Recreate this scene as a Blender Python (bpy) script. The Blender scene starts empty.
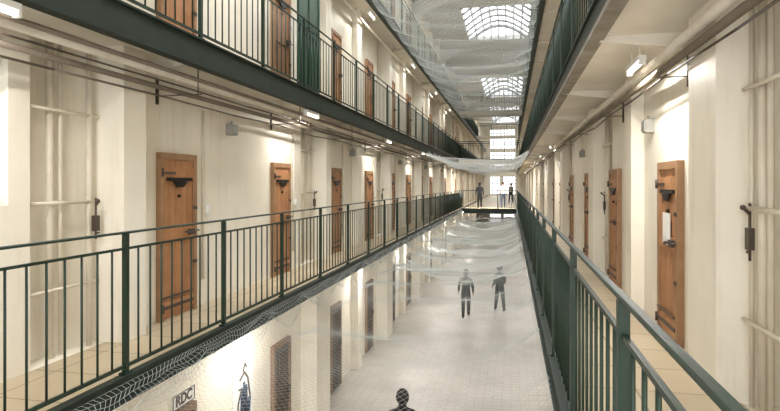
import bpy, bmesh, math, random
from mathutils import Vector, Matrix
random.seed(4)
C = bpy.context.scene.collection
# ---------------------------------------------------------------- helpers
def lin(c):
    return tuple(((v/255)/12.92 if v/255 <= .04045 else ((v/255+.055)/1.055)**2.4) for v in c)+(1,)
def mat(name, rgb, rough=.6, metal=0, var=.12, scale=3, bump=0, emis=0, grime=0):
    m = bpy.data.materials.new(name); m.use_nodes = True
    nt = m.node_tree; b = nt.nodes['Principled BSDF']
    b.inputs['Roughness'].default_value = rough; b.inputs['Metallic'].default_value = metal
    tc = nt.nodes.new('ShaderNodeTexCoord'); n = nt.nodes.new('ShaderNodeTexNoise')
    n.inputs['Scale'].default_value = scale; n.inputs['Detail'].default_value = 5
    nt.links.new(tc.outputs['Object'], n.inputs['Vector'])
    r = nt.nodes.new('ShaderNodeValToRGB'); c = lin(rgb)
    r.color_ramp.elements[0].position = .3; r.color_ramp.elements[1].position = .7
    r.color_ramp.elements[0].color = (c[0]*(1-var), c[1]*(1-var*1.15), c[2]*(1-var*1.4), 1)
    r.color_ramp.elements[1].color = (min(1, c[0]*(1+var*.5)), min(1, c[1]*(1+var*.5)), min(1, c[2]*(1+var*.5)), 1)
    nt.links.new(n.outputs['Fac'], r.inputs['Fac']); out = r.outputs['Color']
    if grime:
        mp = nt.nodes.new('ShaderNodeMapping'); mp.inputs['Scale'].default_value = (5, 5, .5)
        n2 = nt.nodes.new('ShaderNodeTexNoise'); n2.inputs['Scale'].default_value = 1.2; n2.inputs['Detail'].default_value = 8; n2.inputs['Roughness'].default_value = .65
        nt.links.new(tc.outputs['Object'], mp.inputs['Vector']); nt.links.new(mp.outputs['Vector'], n2.inputs['Vector'])
        r2 = nt.nodes.new('ShaderNodeValToRGB'); r2.color_ramp.elements[0].position = .52; r2.color_ramp.elements[1].position = .78
        r2.color_ramp.elements[0].color = (1, 1, 1, 1); r2.color_ramp.elements[1].color = (1-grime, 1-grime*1.2, 1-grime*1.5, 1)
        mx = nt.nodes.new('ShaderNodeMix'); mx.data_type = 'RGBA'; mx.blend_type = 'MULTIPLY'; mx.inputs['Factor'].default_value = 1
        nt.links.new(n2.outputs['Fac'], r2.inputs['Fac']); nt.links.new(out, mx.inputs[6]); nt.links.new(r2.outputs['Color'], mx.inputs[7]); out = mx.outputs[2]
    nt.links.new(out, b.inputs['Base Color'])
    if bump:
        bp = nt.nodes.new('ShaderNodeBump'); bp.inputs['Strength'].default_value = bump
        bp.inputs['Distance'].default_value = .02
        nt.links.new(n.outputs['Fac'], bp.inputs['Height']); nt.links.new(bp.outputs['Normal'], b.inputs['Normal'])
    if emis:
        nt.links.new(r.outputs['Color'], b.inputs['Emission Color']); b.inputs['Emission Strength'].default_value = emis
    return m
def tilemat(name, c1, c2, mortar, w, h, rough, ms=.006, dirt=.3):
    m = mat(name, c1, rough); nt = m.node_tree; b = nt.nodes['Principled BSDF']
    tc = nt.nodes.new('ShaderNodeTexCoord'); br = nt.nodes.new('ShaderNodeTexBrick')
    br.inputs['Scale'].default_value = 1; br.inputs['Brick Width'].default_value = w; br.inputs['Row Height'].default_value = h
    br.inputs['Mortar Size'].default_value = ms; br.inputs['Mortar Smooth'].default_value = .2
    br.inputs['Color1'].default_value = lin(c1); br.inputs['Color2'].default_value = lin(c2); br.inputs['Mortar'].default_value = lin(mortar)
    br.offset = 0
    n = nt.nodes.new('ShaderNodeTexNoise'); n.inputs['Scale'].default_value = .7; n.inputs['Detail'].default_value = 6
    nt.links.new(tc.outputs['Object'], br.inputs['Vector']); nt.links.new(tc.outputs['Object'], n.inputs['Vector'])
    mx = nt.nodes.new('ShaderNodeMix'); mx.data_type = 'RGBA'; mx.blend_type = 'MULTIPLY'; mx.inputs['Factor'].default_value = dirt
    nt.links.new(br.outputs['Color'], mx.inputs[6])
    r = nt.nodes.new('ShaderNodeValToRGB'); r.color_ramp.elements[0].color = (.5, .48, .46, 1); r.color_ramp.elements[0].position = .35; r.color_ramp.elements[1].position = .65
    nt.links.new(n.outputs['Fac'], r.inputs['Fac']); nt.links.new(r.outputs['Color'], mx.inputs[7])
    nt.links.new(mx.outputs[2], b.inputs['Base Color'])
    n3 = nt.nodes.new('ShaderNodeTexNoise'); n3.inputs['Scale'].default_value = 2.5; n3.inputs['Detail'].default_value = 4
    mr = nt.nodes.new('ShaderNodeMapRange'); mr.inputs['To Min'].default_value = rough-.07; mr.inputs['To Max'].default_value = rough+.14
    nt.links.new(tc.outputs['Object'], n3.inputs['Vector']); nt.links.new(n3.outputs['Fac'], mr.inputs['Value']); nt.links.new(mr.outputs['Result'], b.inputs['Roughness'])
    return m
M = {}
M['wall'] = mat('cream_wall_paint', (240, 234, 220), .5, var=.09, scale=1.1, bump=.15, grime=.15)
M['ceil'] = mat('cream_ceiling_paint', (229, 224, 212), .5, var=.12, scale=1.4)
M['roof'] = mat('roof_paint', (218, 218, 216), .6, var=.06, scale=.8)
M['gfloor'] = tilemat('ground_tiles', (180, 173, 165), (173, 166, 158), (156, 149, 141), .2, .2, .33, dirt=.4)
M['walk'] = tilemat('walkway_flagstones', (190, 174, 146), (180, 164, 136), (140, 124, 100), .98, .6, .4, .01)
M['green'] = mat('bottle_green_paint', (14, 42, 28), .45, .0, var=.25, scale=6)
M['greenb'] = mat('green_black_beam_paint', (17, 36, 26), .6, .0, var=.3, scale=4)
M['flange'] = mat('worn_grey_flange_paint', (140, 136, 126), .6, var=.3, scale=5)
M['wood'] = mat('varnished_tan_brown_wood', (180, 130, 90), .5, var=.2, scale=5, grime=.3)
M['frame'] = mat('brown_frame_paint', (158, 122, 90), .5, var=.2, scale=5)
M['gdoor'] = mat('weathered_grey_brown_door', (150, 124, 104), .6, var=.2, scale=5)
M['gframe'] = mat('dark_brown_frame', (134, 108, 88), .6)
M['grille'] = mat('dark_brown_grille_bar', (72, 58, 50), .5)
M['black'] = mat('black_iron', (26, 24, 24), .4, .5)
M['iron'] = mat('brown_black_iron', (78, 66, 58), .5, .1)
M['pipe'] = mat('painted_pipe_cream', (222, 214, 198), .4, grime=.2)
M['dpipe'] = mat('rusty_brown_conduit', (112, 101, 88), .5, var=.2)
M['grey'] = mat('grey_plastic', (150, 148, 142), .5)
M['bar'] = mat('grey_glazing_bar', (122, 126, 128), .5)
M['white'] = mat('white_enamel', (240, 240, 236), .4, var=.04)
M['net'] = mat('nylon_net_cord', (218, 222, 220), .8, var=.03)
M['netg'] = mat('grey_net_cord', (180, 185, 181), .8, var=.05)
M['tube'] = mat('glowing_tube', (255, 250, 240), .4, var=0, emis=6)
M['glass'] = mat('frosted_grey_blue_glass', (196, 208, 220), .3, var=.04, emis=.5)  # slight emission stands in for daylight coming through the pane
M['blue'] = mat('blue_marker_paint', (40, 54, 78), .6)
M['skin'] = mat('skin', (150, 112, 92), .5, var=.05)
M['hair'] = mat('dark_hair', (18, 15, 14), .8)
M['navy'] = mat('dark_navy_uniform', (18, 20, 28), .9)
M['dk'] = mat('black_trousers', (14, 14, 17), .9)
M['shoe'] = mat('black_shoe_leather', (12, 12, 12), .35)
M['wshirt'] = mat('white_shirt_cloth', (240, 240, 238), .8)
M['greyc'] = mat('grey_jacket_cloth', (150, 148, 148), .8)
M['jeans'] = mat('faded_blue_trousers', (70, 80, 100), .8)
M['lip'] = mat('lip', (140, 88, 78), .5)

def newbm(): return bmesh.new()
def box(bm, x0, x1, y0, y1, z0, z1, mi=0):
    if x0 > x1: x0, x1 = x1, x0
    vs = [bm.verts.new(p) for p in ((x0,y0,z0),(x1,y0,z0),(x1,y1,z0),(x0,y1,z0),(x0,y0,z1),(x1,y0,z1),(x1,y1,z1),(x0,y1,z1))]
    for f in ((3,2,1,0),(4,5,6,7),(0,1,5,4),(1,2,6,5),(2,3,7,6),(3,0,4,7)):
        fc = bm.faces.new([vs[i] for i in f]); fc.material_index = mi
def rod(bm, a, b, r, seg=10, r2=None, mi=0):
    a = Vector(a); b = Vector(b); d = b-a; L = d.length
    q = Vector((0,0,1)).rotation_difference(d).to_matrix().to_4x4()
    res = bmesh.ops.create_cone(bm, cap_ends=True, segments=seg, radius1=r, radius2=r if r2 is None else r2, depth=L,
                          matrix=Matrix.Translation((a+b)/2) @ q)
    for v in res['verts']:
        for f in v.link_faces:
            f.material_index = mi
            if len(f.verts) == 4: f.smooth = True
def ball(bm, c, r, s=(1,1,1), seg=14, rings=9, mi=0):
    res = bmesh.ops.create_uvsphere(bm, u_segments=seg, v_segments=rings, radius=r,
                              matrix=Matrix.Translation(c) @ Matrix.Diagonal((*s, 1)))
    for v in res['verts']:
        for f in v.link_faces: f.smooth = True; f.material_index = mi
def mesh(bm, name, mats, bevel=0):
    if bevel:
        bmesh.ops.bevel(bm, geom=bm.edges[:], offset=bevel, segments=1, affect='EDGES')
    me = bpy.data.meshes.new(name); bm.to_mesh(me); bm.free()
    for m in (mats if isinstance(mats, (list, tuple)) else [mats]): me.materials.append(m)
    return me
def add(name, me, loc=(0,0,0), rz=0, parent=None, label=None, category=None, kind=None, group=None):
    o = bpy.data.objects.new(name, me); C.objects.link(o); o.location = loc; o.rotation_euler[2] = rz
    if parent: o.parent = parent
    if label: o['label'] = label
    if category: o['category'] = category
    if kind: o['kind'] = kind
    if group: o['group'] = group
    return o

# ---------------------------------------------------------------- dimensions
CZ = 4.9
XL, XR = -4.14, 1.70
EL1, ER1 = -3.16, 0.375
EL2, ER2 = -3.45, 0.75
F1, F2, F3, ZC = 3.25, 6.5, 9.75, 13.0
Y0, YB, YE = -4.0, 37.6, 80.0
NP, NY0, NY1 = 6.5, 4.15, 5.09
WY0, WY1, WZ0, WZ1 = 2.7, 3.93, 4.72, 5.95

# ---------------------------------------------------------------- walls
def prof_upper(X, sgn):
    pts = [(X, Y0)]; caps = []
    k = -1
    while 5+NP*k < YE-2:
        if sgn < 0: a, b, c, d = NY0, NY1, NY1+.36, .22
        else: a, b, c, d = 3.7, 4.68, 5.35, .18
        a += NP*k; b += NP*k; c += NP*k
        if a > Y0:
            n = X+sgn*(.2 if sgn < 0 else .28); p = X-sgn*d
            pts += [(X, a), (n, a), (n, b), (p, b), (p, c), (X, c)]; caps.append((a, b, n))
        e = 7.85+NP*k
        if e > Y0 and (e > 14 or sgn > 0):
            pts += [(X, e), (X-sgn*.16, e), (X-sgn*.16, e+.4), (X, e+.4)]
        k += 1
    pts.append((X, YE)); return pts, caps
def prof_ground(X, sgn):
    pts = [(X, Y0)]; k = -2
    while 5+3.25*k < YE-2:
        a = 4.15+3.25*k; b = a+.85; d = .34
        if k % 2: a += .35; b = a+.4; d = .2
        if a > Y0 and not k == 1: pts += [(X, a), (X-sgn*d, a), (X-sgn*d, b), (X, b)]
        k += 1
    pts.append((X, YE)); return pts
def wall(name, X, sgn, hole):
    bm = newbm()
    def quad(p):
        bm.faces.new([bm.verts.new(v) for v in p])
    up, caps = prof_upper(X, sgn)
    for (z0, z1, pts, cp) in ((0, F1-.14, prof_ground(X, sgn), []), (F1-.14, F1, [(X, Y0), (X, YE)], []), (F1, F2, up, caps), (F2, F3, up, caps), (F3, ZC, up, caps)):
        for a, b, n in cp:
            for z in (z0, z1): quad([(X, a, z), (n, a, z), (n, b, z), (X, b, z)])
        for (xa, ya), (xb, yb) in zip(pts, pts[1:]):
            if hole and z0 == F1 and abs(xa-xb) < 1e-6 and ya <= WY0 and yb >= WY1:
                for (a, b, c, d) in ((ya, WY0, z0, z1), (WY1, yb, z0, z1), (WY0, WY1, z0, WZ0), (WY0, WY1, WZ1, z1)):
                    quad([(X, a, c), (X, b, c), (X, b, d), (X, a, d)])
                e = X+sgn*.25
                quad([(X,WY0,WZ0),(e,WY0,WZ0),(e,WY0,WZ1),(X,WY0,WZ1)]); quad([(X,WY1,WZ0),(e,WY1,WZ0),(e,WY1,WZ1),(X,WY1,WZ1)])
                quad([(X,WY0,WZ0),(X,WY1,WZ0),(e,WY1,WZ0),(e,WY0,WZ0)]); quad([(X,WY0,WZ1),(X,WY1,WZ1),(e,WY1,WZ1),(e,WY0,WZ1)])
            else:
                quad([(xa, ya, z0), (xb, yb, z0), (xb, yb, z1), (xa, ya, z1)])
    bmesh.ops.remove_doubles(bm, verts=bm.verts[:], dist=.0005)
    bmesh.ops.recalc_face_normals(bm, faces=bm.faces[:])
    return add(name, mesh(bm, name, M['wall']), kind='structure', label='cream painted cell block wall with piers and recesses', category='wall')
wall('wall_left', XL, -1, True)
wall('wall_right', XR, 1, False)
bm = newbm()
box(bm, XL-.16, XL-.08, WY0, WY1, WZ0, WZ0+.05); box(bm, XL-.16, XL-.08, WY0, WY1, WZ1-.05, WZ1)
for y in (WY0, (WY0+WY1)/2-.03, WY1-.05): box(bm, XL-.16, XL-.08, y, y+.05, WZ0, WZ1)
w1 = add('window_1', mesh(bm, 'window_1', M['white']), kind='structure', label='white framed window in the cream wall', category='window')
bm = newbm(); box(bm, XL-.13, XL-.12, WY0, WY1, WZ0, WZ1)
add('glass_pane', mesh(bm, 'pane', M['glass']), parent=w1, label='frosted grey-blue glass')

bm = newbm(); box(bm, XL-.3, XR+.3, Y0, YE, -.15, 0)
add('floor', mesh(bm, 'floor', M['gfloor']), kind='structure', label='pale grey glossy tiled ground floor of the hall', category='floor')
bm = newbm()
holes = [(-2.9,-1.5,F1+.2,F1+2.7), (-1.1,.6,F1+.2,F1+2.7), (-2.9,.6,F2+.4,F2+2.9), (-2.9,.6,F3+.1,F3+2.8), (-2.9,-1.4,.2,2.6), (-1.0,.5,.2,2.6)]
xs = sorted({XL-.4, XR+.4, *[h[0] for h in holes], *[h[1] for h in holes]})
zs = sorted({0, ZC+.3, *[h[2] for h in holes], *[h[3] for h in holes]})
for xa, xb in zip(xs, xs[1:]):
    for za, zb in zip(zs, zs[1:]):
        cx, cz = (xa+xb)/2, (za+zb)/2
        if any(h[0] < cx < h[1] and h[2] < cz < h[3] for h in holes): continue
        box(bm, xa, xb, YE+.01, YE+.3, za, zb)
add('wall_back', mesh(bm, 'wall_back', M['wall']), kind='structure', label='end wall of the hall pierced by tall windows', category='wall')
for i, h in enumerate(holes):
    bm = newbm(); n = 7 if i in (2, 3) else 4
    for j in range(n+1):
        x = h[0]+(h[1]-h[0])*j/n; box(bm, x-.05, x+.05, YE+.1, YE+.16, h[2], h[3])
    for j in range(6):
        z = h[2]+(h[3]-h[2])*j/5; box(bm, h[0], h[1], YE+.1, YE+.16, z-.05, z+.05)
    add('window_%d' % (i+2), mesh(bm, 'window', M['bar']), kind='structure', label='bright barred window in the end wall', category='window')
sky = [(5, 13), (16, 23), (26.0, 32), (43.5, 53.5), (60, 75)]  # first two skylights lie out of view, added for their light
SX0, SX1 = -2.3, .95
bm = newbm()
box(bm, XL-.4, SX0, Y0, YE+.3, ZC, ZC+.25); box(bm, SX1, XR+.4, Y0, YE+.3, ZC, ZC+.25)
ys = [Y0]+[v for s in sky for v in s]+[YE+.3]
for a, b in zip(ys[0::2], ys[1::2]): box(bm, SX0, SX1, a, b, ZC, ZC+.25)
add('ceiling', mesh(bm, 'ceiling', M['roof']), kind='structure', label='off-white hall ceiling with glazed skylight openings', category='ceiling')
for i, (a, b) in enumerate(sky):
    bm = newbm(); n = max(3, int((b-a)/(1.0 if i < 3 else 1.8)))
    R = .055 if i == 2 else (.08 if i > 2 else .04)
    prof = [(SX0+(SX1-SX0)*t/8, ZC+.0+.8*math.sin(math.pi*t/8)) for t in range(9)]
    for j in range(n+1):
        y = a+(b-a)*j/n
        for (x1, z1), (x2, z2) in zip(prof, prof[1:]): rod(bm, (x1, y, z1), (x2, y, z2), R*1.6 if j in (0, n) else R, 6)
    for x, z in prof[1::1]: rod(bm, (x, a, z), (x, b, z), R*.7, 6)
    for t in range(1, 8): rod(bm, (prof[t][0], b, ZC), (prof[t][0], b, prof[t][1]), R*.7, 6)
    add('window_%d' % (i+8), mesh(bm, 'skylight', M['bar']), kind='structure', label='curved roof skylight with metal glazing bars', category='skylight')
    L = bpy.data.lights.new('skylight_daylight', 'AREA'); L.shape = 'RECTANGLE'; L.size = 3.6; L.size_y = b-a+.3
    L.energy = (10, 9.5, 1.7, 2.4, 7)[i]*math.pi*3.6*(b-a); L.color = (.95, .975, 1)  # added area lamps act as sky above the openings, strongest over the unseen ones
    lo = bpy.data.objects.new('skylight_daylight', L); C.objects.link(lo); lo.location = ((SX0+SX1)/2, (a+b)/2, ZC+1.05)
i = 1
for y in (3.5, 14.5, 24.4, 33.6, 41.5, 56.5, 77):
    bm = newbm(); N = 18; A = []
    for t in range(N+1):
        u = -1+2*t/N; x = (XL+XR)/2+u*(XR-XL)/2; z = 11.9+1.0*math.sqrt(max(0, 1-u*u))
        A.append([bm.verts.new((x, yy, zz)) for yy in (y-.13, y+.13) for zz in (z, ZC-.002)])
    for p, q in zip(A, A[1:]):
        bm.faces.new((p[0], q[0], q[1], p[1])); bm.faces.new((p[2], p[3], q[3], q[2])); bm.faces.new((p[0], p[2], q[2], q[0]))
    add('trim_%d' % i, mesh(bm, 'rib', M['roof']), kind='structure', label='painted arched transverse roof rib', category='beam'); i += 1

# ---------------------------------------------------------------- galleries
def gallery(xw, xe, zf, label, th=.16, beam=.25, y1=YE, pale=False):
    s = 1 if xe > xw else -1
    xo = xw+s*.001
    bm = newbm(); box(bm, xo, xe-s*.05, Y0, y1, zf-.02, zf)
    g = add('gallery_walkway', mesh(bm, 'walk', M['walk']), label=label, category='walkway')
    bm = newbm(); box(bm, xo, xe-s*.05, Y0, y1, zf-th, zf-.021)
    add('slab', mesh(bm, 'slab', M['ceil']), parent=g, label='cream painted slab underside')
    bm = newbm()
    box(bm, xe-s*.05, xe, Y0, y1, zf-beam, zf+.03)
    box(bm, xe-s*.05, xe+s*.03, Y0, y1, zf+.03, zf+.05)
    if not pale: box(bm, xe-s*.1, xe+s*.03, Y0, y1, zf-beam-.02, zf-beam)
    add('edge_beam', mesh(bm, 'edge_beam', M['greenb']), parent=g, label='dark green steel edge beam')
    if pale:
        bm = newbm(); box(bm, xe-s*.13, xe+s*.01, Y0, y1, zf-beam-.05, zf-beam-.001)
        add('edge_flange', mesh(bm, 'flange', M['flange']), parent=g, label='worn pale grey steel lower flange')
    bm = newbm()
    vs = [(xw, 0), (xe-s*.1, 0), (xe-s*.1, -.05), (xw, -.16)]
    a = [bm.verts.new((x, -.03, z)) for x, z in vs]; b = [bm.verts.new((x, .03, z)) for x, z in vs]
    bm.faces.new(a); bm.faces.new(b[::-1])
    for q in range(4): bm.faces.new((a[q], b[q], b[(q+1) % 4], a[(q+1) % 4]))
    me = mesh(bm, 'bracket', M['ceil'])
    y = 0.85+1.65
    while y < 44:
        o = bpy.data.objects.new('bracket', me); C.objects.link(o); o.location = (0, y, zf-th); o.parent = g; y += 3.3
    return g
gallery(XL, EL1, F1, 'stone walkway with black-green edge beam along cell doors', th=.11, beam=.15)
gallery(XR, ER1, F1, 'narrow stone walkway with dark green edge along cells', th=.14, beam=.2)
gallery(XL, EL2, F2, 'upper walkway, cream underside and dark green beam', y1=YE)
gallery(XR, ER2, F2, 'upper walkway with broad cream painted underside', y1=YE, beam=.15, pale=True)
gallery(XL, EL2, F3, 'top walkway with cream underside and green beam', y1=YE)
gallery(XR, ER2, F3, 'top walkway with pale underside above the netting', y1=YE)

def bridge(zf, y, xa, xb, d=1.6, lab='pale cross bridge joining the two galleries'):
    xa += .035; xb -= .035
    bm = newbm(); box(bm, xa, xb, y, y+d, zf-.16, zf-.03)
    g = add('cross_bridge', mesh(bm, 'bridge', M['ceil']), label=lab, category='bridge')
    n = int((xb-xa)/.16)
    for yb, yy in ((y-.04, y-.02), (y+d, y+d+.02)):
        bm = newbm(); box(bm, xa, xb, yb, yb+.04, zf-.22, zf+.02)
        add('edge_beam', mesh(bm, 'eb', M['ceil']), parent=g)
        bm = newbm()
        box(bm, xa, xb, yy-.02, yy+.02, zf+1.21, zf+1.25); box(bm, xa, xb, yy-.012, yy+.012, zf+1.08, zf+1.1)
        for i in range(n+1):
            x = xa+(xb-xa)*i/n; r = .02 if i % 9 == 0 else .008
            box(bm, x-r, x+r, yy-r, yy+r, zf, zf+1.22)
        add('bridge_railing', mesh(bm, 'br', M['green']), parent=g)
    bm = newbm(); box(bm, xa, xb, y, y+d, zf-.03, zf); add('deck', mesh(bm, 'deck', M['walk']), parent=g)
bridge(F2, YB, EL2, ER2); bridge(F3, YB, EL2, ER2); bridge(F2, 62, EL2, ER2, 4); bridge(F3, 57, EL2, ER2)
bm = newbm(); box(bm, EL1+.035, ER1-.035, YB, YE, F1-.16, F1)
lf = add('landing', mesh(bm, 'landing', M['walk']), label='broad tiled landing joining both galleries', category='landing')
bm = newbm(); box(bm, EL1+.035, ER1-.035, YB-.05, YB, F1-.3, F1+.03)
add('edge_beam', mesh(bm, 'eb', M['greenb']), parent=lf, label='green-black landing edge beam')
bm = newbm()
for a, b in ((EL1+.05, -2.15), (-.85, ER1-.05)):
    box(bm, a, b, YB+.01, YB+.05, F1+1.2, F1+1.24); box(bm, a, b, YB+.02, YB+.04, F1+.1, F1+.13)
    n = max(2, int((b-a)/.14))
    for i in range(n+1):
        x = a+(b-a)*i/n; box(bm, x-.01, x+.01, YB+.02, YB+.04, F1, F1+1.22)
for x in (-2.15, -.85):
    box(bm, x-.03, x+.03, YB+.01, YB+.07, F1, F1+1.3)
add('landing_railing', mesh(bm, 'lr', M['green']), label='dark green railing with gateway on the landing', category='railing')

# ---------------------------------------------------------------- railings
def railing(x, zf, ya, yb, label, s):
    H = 1.25
    bm = newbm(); box(bm, x-.017, x+.017, ya, yb, zf+H-.02, zf+H)
    g = add('railing', mesh(bm, 'top_rail', M['green'], bevel=.004), label=label, category='railing')
    bm = newbm(); box(bm, x-.01, x+.01, ya, yb, zf+H-.155, zf+H-.135)
    add('middle_rail', mesh(bm, 'middle_rail', M['green']), parent=g)
    bm = newbm(); box(bm, x-.01, x+.01, ya, yb, zf+.1, zf+.13)
    add('bottom_rail', mesh(bm, 'bottom_rail', M['green']), parent=g)
    bm = newbm(); box(bm, -.02, .02, -.022, .022, .05, H-.018)
    box(bm, -.035, .035, -.045, .045, .05, .065)
    pm = mesh(bm, 'post', M['green'])
    bm = newbm(); rod(bm, (0, 0, .12), (0, 0, H-.14), .009, 6); bmes = mesh(bm, 'baluster', M['green'])
    n = int((yb-ya)/1.65)
    cnt = 0; rest = newbm()
    for k in range(n+1):
        y = ya+1.65*k
        o = bpy.data.objects.new('post', pm); C.objects.link(o); o.location = (x, y, zf); o.parent = g
        for j in range(1, 10):
            yy = y+.165*j
            if yy > yb: break
            if cnt < 100:
                o = bpy.data.objects.new('baluster', bmes); C.objects.link(o); o.location = (x, yy, zf); o.parent = g
            else: rod(rest, (x, yy, zf+.12), (x, yy, zf+H-.14), .009, 4)
            cnt += 1
    add('baluster_run', mesh(rest, 'rest', M['green']), parent=g, kind='stuff')
    return g
railing(EL1-.02, F1, .85, YB+.3, 'long dark green steel railing along stone walkway', 1)
railing(ER1+.02, F1, .5, YB+.3, 'dark green steel railing beside narrow walkway', -1)
railing(EL2-.02, F2, 4.15, 62, 'dark green railing on the upper walkway', 1)
railing(ER2+.02, F2, 4.15, 62, 'dark green railing of upper walkway under skylights', -1)
railing(EL2-.02, F3, 8, 62, 'dark green railing on the top walkway', 1)
railing(ER2+.02, F3, 8, 62, 'dark green railing of the top walkway', -1)
bm = newbm()
box(bm, EL2-.09, EL2-.075, 8.95, 10.0, F2+.05, F2+2.0)
for y in (8.95, 9.45, 9.95): box(bm, EL2-.1, EL2-.06, y, y+.05, F2, F2+2.05)
for z in (.05, 1.0, 2.0): box(bm, EL2-.1, EL2-.06, 8.95, 10.0, F2+z, F2+z+.05)
add('gate_panel', mesh(bm, 'gate', mat('mid_green_sheet', (38, 74, 56), .4)), label='green sheet metal gate panel fixed behind railing', category='gate')

# ---------------------------------------------------------------- doors
def door_meshes(leaf_m, frame_m, ground=False, H=2.0):
    W = .72; d = {}; o2 = H-2.0
    bm = newbm()
    n = 5
    if not ground:
        for i in range(n):
            a = -W/2+.04+(W-.08)*i/n; b = -W/2+.04+(W-.08)*(i+1)/n
            box(bm, .0, .045, a+.003, b-.003, .01, H-.05)
        box(bm, 0, .041, -W/2+.04, W/2-.04, .01, H-.05)
        for z in (.08, .95, 1.72+o2):
            box(bm, .04, .062, -W/2+.04, W/2-.04, z, z+.14)
    else:
        box(bm, 0, .02, -W/2+.04, W/2-.04, .01, H-.05)
    d['leaf'] = mesh(bm, 'leaf', leaf_m)
    if ground:
        bm = newbm()
        for i in range(6):
            y = -W/2+.09+(W-.18)*i/5; box(bm, .03, .05, y-.014, y+.014, .03, H-.05)
        for z in (.03, .44, .86, 1.28, 1.84): box(bm, .045, .06, -W/2+.05, W/2-.05, z, z+.06)
        box(bm, .05, .10, .2, .31, 1.0, 1.14)
        d['grille'] = mesh(bm, 'grille', M['grille'])
    bm = newbm()
    box(bm, -.0, .07, -W/2-.03, -W/2+.035, 0, H); box(bm, -.0, .07, W/2-.035, W/2+.03, 0, H); box(bm, -.0, .07, -W/2-.03, W/2+.03, H-.05, H+.03)
    d['frame'] = mesh(bm, 'frame', frame_m)
    bm = newbm()
    box(bm, .062, .075, -.27, .27, 1.69+o2, 1.73+o2)
    pts = [(-.15, 1.69+o2), (.15, 1.69+o2), (.07, 1.61+o2), (-.07, 1.61+o2)]
    a = [bm.verts.new((.062, y, z)) for y, z in pts]; b = [bm.verts.new((.08, y, z)) for y, z in pts]
    bm.faces.new(a); bm.faces.new(b[::-1])
    for q in range(4): bm.faces.new((a[q], b[q], b[(q+1) % 4], a[(q+1) % 4]))
    rod(bm, (.045, 0, 1.5+o2), (.07, 0, 1.5+o2), .02, 12)
    d['inspection_hatch'] = mesh(bm, 'hatch', M['black'])
    bm = newbm()
    box(bm, .062, .1, .18, .30, 1.0, 1.07); rod(bm, (.085, .1, 1.04), (.085, .41, 1.04), .012, 8); rod(bm, (.09, .2, 1.04), (.13, .2, 1.04), .012, 8); ball(bm, (.135, .2, 1.04), .018)
    box(bm, .06, .08, .3, .38, 1.32, 1.36); box(bm, .06, .08, .3, .38, .62, .66)
    d['bolt_lock'] = mesh(bm, 'bolt', M['iron'])
    bm = newbm()
    box(bm, .062, .074, -.38, .3, .13, .17); rod(bm, (.08, -.37, .1), (.08, -.37, .2), .016, 8)
    box(bm, .062, .074, -.38, .28, .26, .285)
    box(bm, .062, .074, -.38, -.1, 1.77+o2, 1.8+o2); rod(bm, (.08, -.37, 1.74+o2), (.08, -.37, 1.84+o2), .016, 8)
    d['strap_hinge'] = mesh(bm, 'strap', M['iron'])
    return d
DM = door_meshes(M['wood'], M['frame']); DR = door_meshes(M['wood'], M['frame'], False, 1.86); DG = door_meshes(M['gdoor'], M['gframe'], True)
dn = [1]
def door(D, x, y, z, rz, label, detail=True, group='cell doors'):
    o = add('door_%d' % dn[0], D['leaf'], (x, y, z), rz, label=label, category='door', kind='structure', group=group); dn[0] += 1
    add('door_frame', D['frame'], parent=o)
    if 'grille' in D: add('grille', D['grille'], parent=o)
    if detail:
        for k in ('inspection_hatch', 'bolt_lock', 'strap_hinge'): add(k, D[k], parent=o)
    return o
first_right = None
for k in range(-1, 22):
    y = 6.33+3.25*k
    door(DM, XL+.001, y, F1, 0, 'tan-brown plank cell door with black iron bolts', k < 11)
    o = door(DR, XR-.001, y+.17, F1, math.pi, 'brown wooden cell door with iron bolt in cream wall', k < 11)
    if k == 0: first_right = o
    if k >= 0 and k < 14: door(DG, XL+.001, y, 0, 0, 'weathered brown barred ground floor cell door', False)
    if 0 <= k < 18: door(DM, XL+.001, y, F2, 0, 'brown wooden cell door on the upper walkway', k < 6)
    if 2 <= k < 18: door(DM, XL+.001, y, F3, 0, 'brown cell door on the top walkway', False)
bm = newbm(); box(bm, .063, .07, -.15, .13, 1.0, 1.34); box(bm, .07, .073, -.11, .09, 1.06, 1.28)
add('notice_card', mesh(bm, 'card', M['white']), parent=first_right, label='white paper notice')

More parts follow.
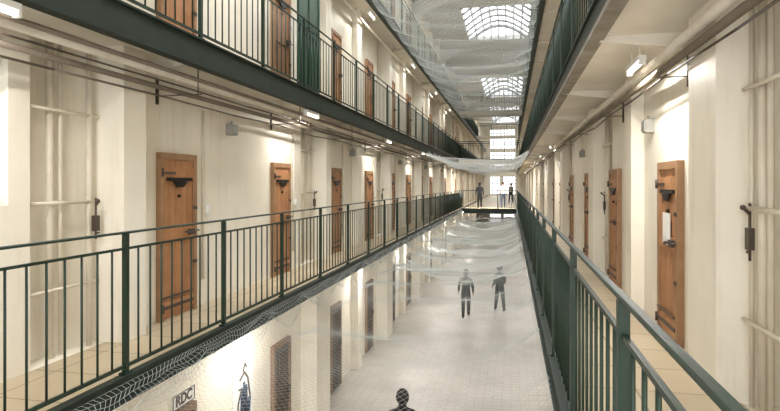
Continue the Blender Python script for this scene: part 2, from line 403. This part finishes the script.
# ---------------------------------------------------------------- pipes
def pipe(pts, r, m, label, group=None, cat='pipe'):
    bm = newbm()
    for a, b in zip(pts, pts[1:]): rod(bm, a, b, r, 10)
    for p in pts[1:-1]: ball(bm, p, r*1.12, seg=10, rings=6)
    return add('pipe', mesh(bm, 'pipe', m), label=label, category=cat, group=group)
def sagline(x, z, amp, step=1.625):
    pts = []; y = Y0; i = 0
    while y < 60:
        pts.append((x+.01*math.sin(i*1.7), y, z-(amp if i % 2 else 0)*(.6+.4*math.sin(i*2.3)))); y += step; i += 1
    return pts
for (xw, s) in ((XL, 1), (XR, -1)):
    g = 'pipes under the galleries'
    if s > 0:
        pipe([(xw+s*.28, Y0, 5.99), (xw+s*.28, 60, 5.99)], .03, M['dpipe'], 'brown conduit running along top of cell wall', g)
        pipe([(xw+s*.37, Y0, 6.14), (xw+s*.37, 60, 6.14)], .05, M['pipe'], 'cream heating pipe under the upper walkway', g)
        pipe(sagline(xw+s*.26, 5.90, .04), .012, M['dpipe'], 'thin sagging brown cable along cell wall', g, 'cable')
        pipe(sagline(xw+s*.45, 6.02, .03), .010, M['iron'], 'thin dark cable looping between hangers', g, 'cable')
        pipe([(xw+s*.55, Y0, 6.12), (xw+s*.55, 60, 6.12)], .024, M['dpipe'], 'slim brown pipe hung below the walkway', g)
    else:
        pipe([(xw+s*.25, Y0, 6.02), (xw+s*.25, 60, 6.02)], .035, M['dpipe'], 'thick dark conduit along top of cell wall', g)
        pipe([(xw+s*.24, Y0, 6.16), (xw+s*.24, 60, 6.16)], .045, M['pipe'], 'cream pipe under the upper walkway', g)
        pipe(sagline(xw+s*.23, 5.95, .05), .010, M['iron'], 'thin dark cable looping under the conduit', g, 'cable')
    pipe([(xw+s*.27, 6, 9.25), (xw+s*.27, 60, 9.25)], .035, M['pipe'], 'cream pipe under the top walkway', g)
    bm = newbm()
    box(bm, xw, xw+s*(.6 if s > 0 else .34), -.012, .012, 5.945, 5.955); box(bm, xw, xw+s*.02, -.02, .02, 5.85, 6.15)
    if s > 0: box(bm, xw+.545, xw+.555, -.006, .006, 5.95, F2-.17)
    bme = mesh(bm, 'clamp', M['iron'])
    for k in range(16):
        y = 2.7+3.25*k
        add('pipe_bracket', bme, (0, y, 0), label='dark pipe bracket on cream wall', category='bracket', group='pipe brackets')
    for k in range(0, 6):
        top = F2-.2
        if s > 0:
            yc = NY0+NP*k; xi = xw-.12
            P3 = ((xi, yc+.34, .034), (xi, yc+.47, .02), (xi+.04, yc+.80, .028)); yv = yc+.80; xv = xi+.12
        else:
            yc = 3.7+NP*k; xi = xw+.04
            P3 = ((xi, yc+.60, .022), (xi, yc+.72, .032), (xi, yc+.91, .016)); yv = yc+.84; xv = xi-.04
        for px, py, r in P3:
            pipe([(px, py, F1), (px, py, top)], r, M['pipe'], 'cream vertical service pipe in wall recess', 'recess pipes')
        if k < 3:
            pipe([(xi+s*.05, yc+.01, 4.72), (xi+s*.05, yc+.92, 4.72)], .018, M['pipe'], 'thin cream branch pipe crossing the recess', 'recess pipes')
            pipe([(xi+s*.05, yc+.01, 5.6), (xi+s*.05, yc+.92, 5.6)], .016, M['pipe'], 'narrow cream tube in wall recess', 'recess pipes')
            pipe([(xi+s*.05, yc+.01, 3.9), (xi+s*.05, yc+.92, 3.9)], .016, M['pipe'], 'narrow cream tube low in wall recess', 'recess pipes')
            bm = newbm()
            box(bm, xv-.02, xv+.02, yv-.035, yv+.035, 4.42, 4.58); rod(bm, (xv, yv, 4.34), (xv, yv, 4.76), .010, 8)
            rod(bm, (xv, yv, 4.68), (xv+s*.06, yv-.04, 4.73), .012, 8); ball(bm, (xv+s*.06, yv-.04, 4.73), .02)
            rod(bm, (xv, yv, 4.40), (xv, yv+.05, 4.40), .010, 8)
            add('lever_valve', mesh(bm, 'valve', M['iron']), label='dark iron lever lock mounted in pipe recess', category='valve', group='recess levers')
for k in range(0, 8):
    y = 6.33+3.25*k+.62
    pipe([(XL+.02, y, 3.6), (XL+.02, y, 5.9)], .016, M['pipe'], 'thin conduit beside cell door', 'door conduits')
bm = newbm(); box(bm, 0, .1, -.09, .09, -.09, .07); box(bm, .1, .115, -.075, .075, -.075, .055); rod(bm, (.05, 0, .07), (.05, 0, .12), .012, 8)
wb = mesh(bm, 'jb', M['grey'], bevel=0)
for k in range(0, 6):
    add('junction_box', wb, (XL, 7.7+6.5*k, 5.72), label='small grey junction box under the pipes', category='junction box', group='junction boxes')
    add('junction_box', wb, (XR, 7.4+6.5*k, 5.62), math.pi, label='small grey junction box on cream wall', category='junction box', group='junction boxes')
bm = newbm(); box(bm, 0, .03, -.04, .04, -.06, .06); box(bm, .03, .037, -.015, .015, -.03, .02)
sw = mesh(bm, 'switch', M['white'])
for k in range(0, 6):
    add('call_switch', sw, (XL, 6.33+3.25*k+.76, 4.55), label='white call switch beside cell door', category='switch', group='call switches')

# ---------------------------------------------------------------- lamps
bm = newbm(); box(bm, -.04, .04, -.32, .32, .02, .07); box(bm, -.03, .03, -.33, -.3, -.03, .03); box(bm, -.03, .03, .3, .33, -.03, .03)
for y in (-.2, .2): box(bm, -.006, .006, y-.006, y+.006, .07, .198)
lm_body = mesh(bm, 'lamp_body', M['white'])
bm = newbm(); rod(bm, (0, -.3, -.01), (0, .3, -.01), .014, 10); lm_tube = mesh(bm, 'tube', M['tube'])
def lamp(x, y, zu, power, aim=0):
    o = add('fluorescent_lamp', lm_body, (x, y, zu-.2), label='white fluorescent batten lamp below the walkway', category='lamp', group='fluorescent lamps')
    add('tube', lm_tube, parent=o)
    L = bpy.data.lights.new('tube_light', 'AREA'); L.shape = 'RECTANGLE'; L.size = .06; L.size_y = .6; L.energy = power; L.color = (1, .97, .92)
    lo = bpy.data.objects.new('tube_light', L); C.objects.link(lo); lo.parent = o; lo.location = (0, 0, -.04); lo.rotation_euler = (0, aim, 0)
for k in range(-1, 9):
    lamp(XL+.62, 9.6+6.5*k, F2-.16, 30)
    if k != 1: lamp(XR-.4, 6.4+6.5*k, F2-.16, 44)
for k in range(0, 9):
    lamp(XL+.6, 7.9+6.5*k, F1-.11, 50); lamp(XR-.6, 8+6.5*k, F1-.14, 34)  # rows under the lower galleries, added to brighten the ground floor
for k in range(0, 5):
    lamp(XL+.5, 8+6.5*k, F3-.16, 20)
for x in (-2.4, -.3): lamp(x, 38.0, F2-.16, 200)  # two lamps added as front fill for the figures on the landing

# ---------------------------------------------------------------- nets
def net(name, xa, xb, ya, yb, z, sag, cell, thr, label, fold=0.0, sp=8.25, m='net', hang=0):
    bm = newbm(); nx = int(round((xb-xa)/(cell/2))); ny = int((yb-ya)/(cell/2)); V = {}
    def P(i, j):
        if (i, j) not in V:
            u = i/nx; y = ya+(yb-ya)*j/ny
            m = 1-(2*u-1)**2
            zz = z - sag*(1-(2*u-1)**4) - .5*sag*abs(math.sin(math.pi*y*.6))*(abs(2*u-1)**3)
            zz -= sag*.8*math.sin(math.pi*((y-ya) % sp)/sp)*m
            zz += fold*m*(.6*math.sin(y*2.1+1.7*u)+.4*math.sin(y*3.7-3*u+1))
            zz -= hang*math.exp(-((u-.06)/.07)**2)*(1-.35*abs(math.sin(y*1.9)))
            xx = xa+(xb-xa)*u + fold*.3*math.sin(y*1.3+6*u)*m
            V[(i, j)] = bm.verts.new((xx, y+fold*.5*m*math.sin(u*5+y*.7), zz))
        return V[(i, j)]
    for i in range(1, nx):
        for j in range(1, ny):
            if (i+j) % 2: bm.faces.new((P(i-1, j), P(i, j-1), P(i+1, j), P(i, j+1)))
    o = add(name, mesh(bm, name, M[m]), label=label, category='safety net', kind='stuff')
    w = o.modifiers.new('w', 'WIREFRAME'); w.thickness = thr; w.use_even_offset = False; w.use_boundary = True
    return o
net('safety_net', EL1+.03, ER1-.05, 2.6, YB-3, F1-.02, .26, .08, .0026, 'fine mesh safety net stretched across the hall void', .12, hang=.2, m='netg')
net('safety_net', EL1+.06, ER1-.06, 15.5, YB-1, F1-.6, .30, .08, .0060, 'second slack layer of white safety netting', .22, 5)
net('safety_net', EL2+.06, ER2-.06, 9.0, YB-.1, F3-.2, .25, .16, .011, 'pale safety net strung high below the skylights', .08, m='netg')
net('safety_net', EL2+.06, ER2-.06, 22.0, YB-.1, F2-.2, .4, .16, .010, 'grey safety net hung at the upper walkway', .15)
bm = newbm(); V = []
ny = 560
for j in range(ny):
    y = 2.6+j*.06
    row = []
    for i in range(7):
        t = i/6; sc = abs(math.sin(math.pi*y/1.65+.5*math.sin(y*.9))); rg = .05*math.sin(y*5.3)+.03*math.sin(y*11.7)
        row.append(bm.verts.new((EL1+.036+.12*t**1.3+.03*math.sin(y*7+i*1.3)*t, y+.04*math.sin(i*2.0+y*3), F1+.0-.13*t-(.15*sc+rg)*t)))
    V.append(row)
for a, b in zip(V, V[1:]):
    for i in range(6): bm.faces.new((a[i], b[i], b[i+1], a[i+1]))
o = add('net_hem', mesh(bm, 'hem', M['netg']), label='gathered ragged edge of grey netting draped over beam', category='safety net', kind='stuff')
w = o.modifiers.new('w', 'WIREFRAME'); w.thickness = .005; w.use_even_offset = False

# ---------------------------------------------------------------- painted signs on ground wall
def sign(y, z, w, h, strokes, label, boxm='white', text=None):
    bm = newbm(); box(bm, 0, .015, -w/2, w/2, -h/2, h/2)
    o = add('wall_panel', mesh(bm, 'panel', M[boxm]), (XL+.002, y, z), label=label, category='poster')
    bm = newbm()
    for (m, pts, r) in strokes:
        for (a, b), (c, d) in zip(pts, pts[1:]): rod(bm, (.018, a*w, b*h), (.018, c*w, d*h), r, 6, mi=m)
    add('painted_motif', mesh(bm, 'motif', [M['iron'], M['blue']]), parent=o)
    if text:
        cu = bpy.data.curves.new('t', 'FONT'); cu.body = text; cu.size = h*.95; cu.align_x = 'CENTER'; cu.align_y = 'CENTER'; cu.extrude = .002; cu.offset = .006
        t = bpy.data.objects.new('t', cu); C.objects.link(t)
        dg = bpy.context.evaluated_depsgraph_get(); dg.update()
        me = bpy.data.meshes.new_from_object(t.evaluated_get(dg)); bpy.data.objects.remove(t)
        me.transform(Matrix(((0, 0, 1, .018), (1, 0, 0, 0), (0, 1, 0, 0), (0, 0, 0, 1))))
        me.materials.clear(); me.materials.append(M['iron']); add('lettering', me, parent=o)
    return o
sign(6.5, 2.14, .5, .19, [(0, [(-.48,-.46),(-.48,.46),(.48,.46),(.48,-.46),(-.48,-.46)], .006)], 'white panel with black outlined letters RDC', text='RDC')
sign(8.15, 1.6, .7, 1.1, [(0, [(-.3,-.45),(-.28,-.1),(-.1,.1)], .016), (1, [(-.14,-.4),(-.12,.1),(-.04,-.35),(0,.16),(.06,-.35),(.1,.1),(.16,-.4)], .02), (0, [(-.2,.22),(.02,.30),(.18,.2),(.3,-.1)], .016), (0, [(-.25,.1),(.25,.02)], .014), (1, [(.2,-.4),(.26,-.1)], .03), (0, [(-.05,.32),(.05,.42),(.12,.36)], .014)], 'white mural panel with dark blue and black strokes')
sign(14.6, 1.9, .6, .7, [(0, [(-.3,.2),(.2,.3),(.3,-.1),(-.2,-.3)], .012)], 'white poster with black pencil marks')
sign(20.7, 1.6, 1.2, 1.3, [(0, [(-.2,-.3),(-.2,.3),(.2,.3)], .008)], 'white panel on ground floor wall')  # white panel added over a pale patch of the ground wall

# ---------------------------------------------------------------- people
def skinned(verts, edges, radii, root=0, sub=2):
    me = bpy.data.meshes.new('sk'); me.from_pydata(verts, edges, [])
    o = bpy.data.objects.new('sk', me); C.objects.link(o)
    md = o.modifiers.new('s', 'SKIN'); md.use_smooth_shade = True
    sv = me.skin_vertices[0].data
    for i, r in enumerate(radii):
        sv[i].radius = r if isinstance(r, tuple) else (r, r); sv[i].use_root = (i == root)
    sb = o.modifiers.new('b', 'SUBSURF'); sb.levels = sub; sb.render_levels = sub
    dg = bpy.context.evaluated_depsgraph_get(); dg.update()
    out = bpy.data.meshes.new_from_object(o.evaluated_get(dg))
    bpy.data.objects.remove(o)
    return out
def person(loc, rz, label, top, bottom, hgt=1.76, stride=.16, arm=.12, hairm='hair', elbow=.0, lean=.0):
    a, st = arm, stride
    V = [(0,0,.96),(0,lean*.3,1.12),(.01,lean*.6,1.3),(.005,lean*.9,1.44),(0,.01+lean,1.53),(0,.015+lean,1.60),(0,.02+lean,1.67),(0,.015+lean,1.735)]
    R = [(.17,.12),(.155,.115),(.19,.13),(.12,.09),(.055,.058),(.07,.075),(.08,.098),(.055,.065)]
    E = [(i, i+1) for i in range(7)]
    for s in (1, -1):
        b = len(V); q = s*a
        V += [(s*.19,lean*.8,1.42),(s*.25,-q*.6+lean*.4,1.15),(s*.265,-q*.6+.05+elbow,.93+elbow*.8),(s*.265,-q*.6+.09+elbow*1.3,.85+elbow)]
        R += [(.07,.07),(.055,.055),(.035,.035),(.036,.022)]
        E += [(3, b),(b, b+1),(b+1, b+2),(b+2, b+3)]
        b = len(V); t = s*st
        V += [(s*.09,0,.88),(s*.10,t*.55+.02,.5),(s*.105,t,.10),(s*.11,t+.12,.045)]
        R += [(.105,.105),(.075,.078),(.052,.055),(.042,.034)]
        E += [(0, b),(b, b+1),(b+1, b+2),(b+2, b+3)]
    me = skinned(V, E, R)
    for m in (M[top], M[bottom], M['skin'], M['shoe']): me.materials.append(m)
    for p in me.polygons:
        c = p.center
        hand = abs(c.x) > .2 and c.z < .92+elbow and c.z > .7
        p.material_index = 2 if (c.z > 1.575 or hand) else (3 if c.z < .10 else (1 if c.z < .98 else 0))
        p.use_smooth = True
    o = add('person', me, loc, rz, label=label, category='person'); o.scale = (hgt/1.80,)*3
    zmin = min(v.co.z for v in me.vertices); o.location.z -= (zmin-.002)*hgt/1.8
    bm = newbm(); ball(bm, (0, -.010+lean, 1.69), .12, (.88, 1.0, 1.1), 20, 16)
    bmesh.ops.delete(bm, geom=[v for v in bm.verts if v.co.y > .06+lean and v.co.z < 1.735 or v.co.z < 1.57], context='VERTS')
    add('hair', mesh(bm, 'hair', M[hairm]), parent=o)
    bm = newbm(); ball(bm, (0, .118+lean, 1.655), .014, (.8, 1, 1.6)); add('nose', mesh(bm, 'nose', M['skin']), parent=o)
    for s in (1, -1):
        bm = newbm(); ball(bm, (s*.095, .06+lean, 1.66), .022, (.4, .8, 1.3)); add('ear', mesh(bm, 'ear', M['skin']), parent=o)
        bm = newbm(); ball(bm, (s*.03, .1+lean, 1.68), .011, (1.2, .7, .7)); add('eye', mesh(bm, 'eye', M['hair']), parent=o)
    bm = newbm(); rod(bm, (-.022, .102+lean, 1.615), (.022, .102+lean, 1.615), .006, 6); add('mouth', mesh(bm, 'mouth', M['lip']), parent=o)
    for s in (1, -1):
        q = s*a; h = Vector((s*.265, -q*.6+.09+elbow*1.3, .85+elbow))
        hv, hr = [], []
        for f, (dy, L) in enumerate(((.03, .065), (.012, .078), (-.006, .074), (-.024, .058))):
            hv += [tuple(h+Vector((0, dy, 0))), tuple(h+Vector((-s*.004, dy, -.03-L*.4))), tuple(h+Vector((-s*.02, dy+.004, -.03-L)))]
            hr += [.011, .009, .007]
        hv += [tuple(h+Vector((0, .025, .01))), tuple(h+Vector((-s*.01, .06, -.02))), tuple(h+Vector((-s*.015, .07, -.05)))]
        hr += [.012, .010, .008]
        meshes = newbm()
        for f in range(5):
            m2 = skinned(hv[f*3:f*3+3], [(0, 1), (1, 2)], hr[f*3:f*3+3], 0, 1); meshes.from_mesh(m2)
        add('hand', mesh(meshes, 'fingers', M['skin']), parent=o)
    return o
person((-1.62, 20.7, 0), .1, 'person in dark uniform walking on the tiled floor', 'navy', 'dk', 1.78, .24, .2, elbow=.04, lean=.04)
person((-.42, 22.0, 0), .35, 'person in dark jacket walking beside a colleague', 'navy', 'dk', 1.78, -.2, -.2, elbow=.12, lean=.02)
person((-1.64, 8.5, 0), .25, 'dark haired person in black uniform walking below', 'dk', 'dk', 1.74, .15, .1)
person((-2.15, 39.8, F1), .1, 'person in dark clothes standing on the landing', 'navy', 'dk', 1.78, .08, .05)
person((-.55, 40.4, F1), math.pi, 'person in white shirt and blue trousers walking', 'wshirt', 'jeans', 1.82, .2, .15)
person((.0, 50, F1), 2.6, 'person in grey jacket further along landing', 'greyc', 'dk', 1.75, .15, .1)

# ---------------------------------------------------------------- world, camera
w = bpy.data.worlds.new('World'); bpy.context.scene.world = w; w.use_nodes = True
bg = w.node_tree.nodes['Background']; bg.inputs['Color'].default_value = (.97, .985, 1, 1); bg.inputs['Strength'].default_value = 4.0
cam = bpy.data.cameras.new('Camera'); co = bpy.data.objects.new('Camera', cam); C.objects.link(co)
f = 560
cam.sensor_width = 36; cam.lens = f*36/780; cam.shift_y = -21.5/780; cam.clip_end = 300; cam.clip_start = .05
co.location = (0, 0, CZ); co.rotation_euler = (math.radians(90), 0, math.atan(121/f))
bpy.context.scene.camera = co
try:
    bpy.context.scene.view_settings.view_transform = 'Standard'
except Exception: pass
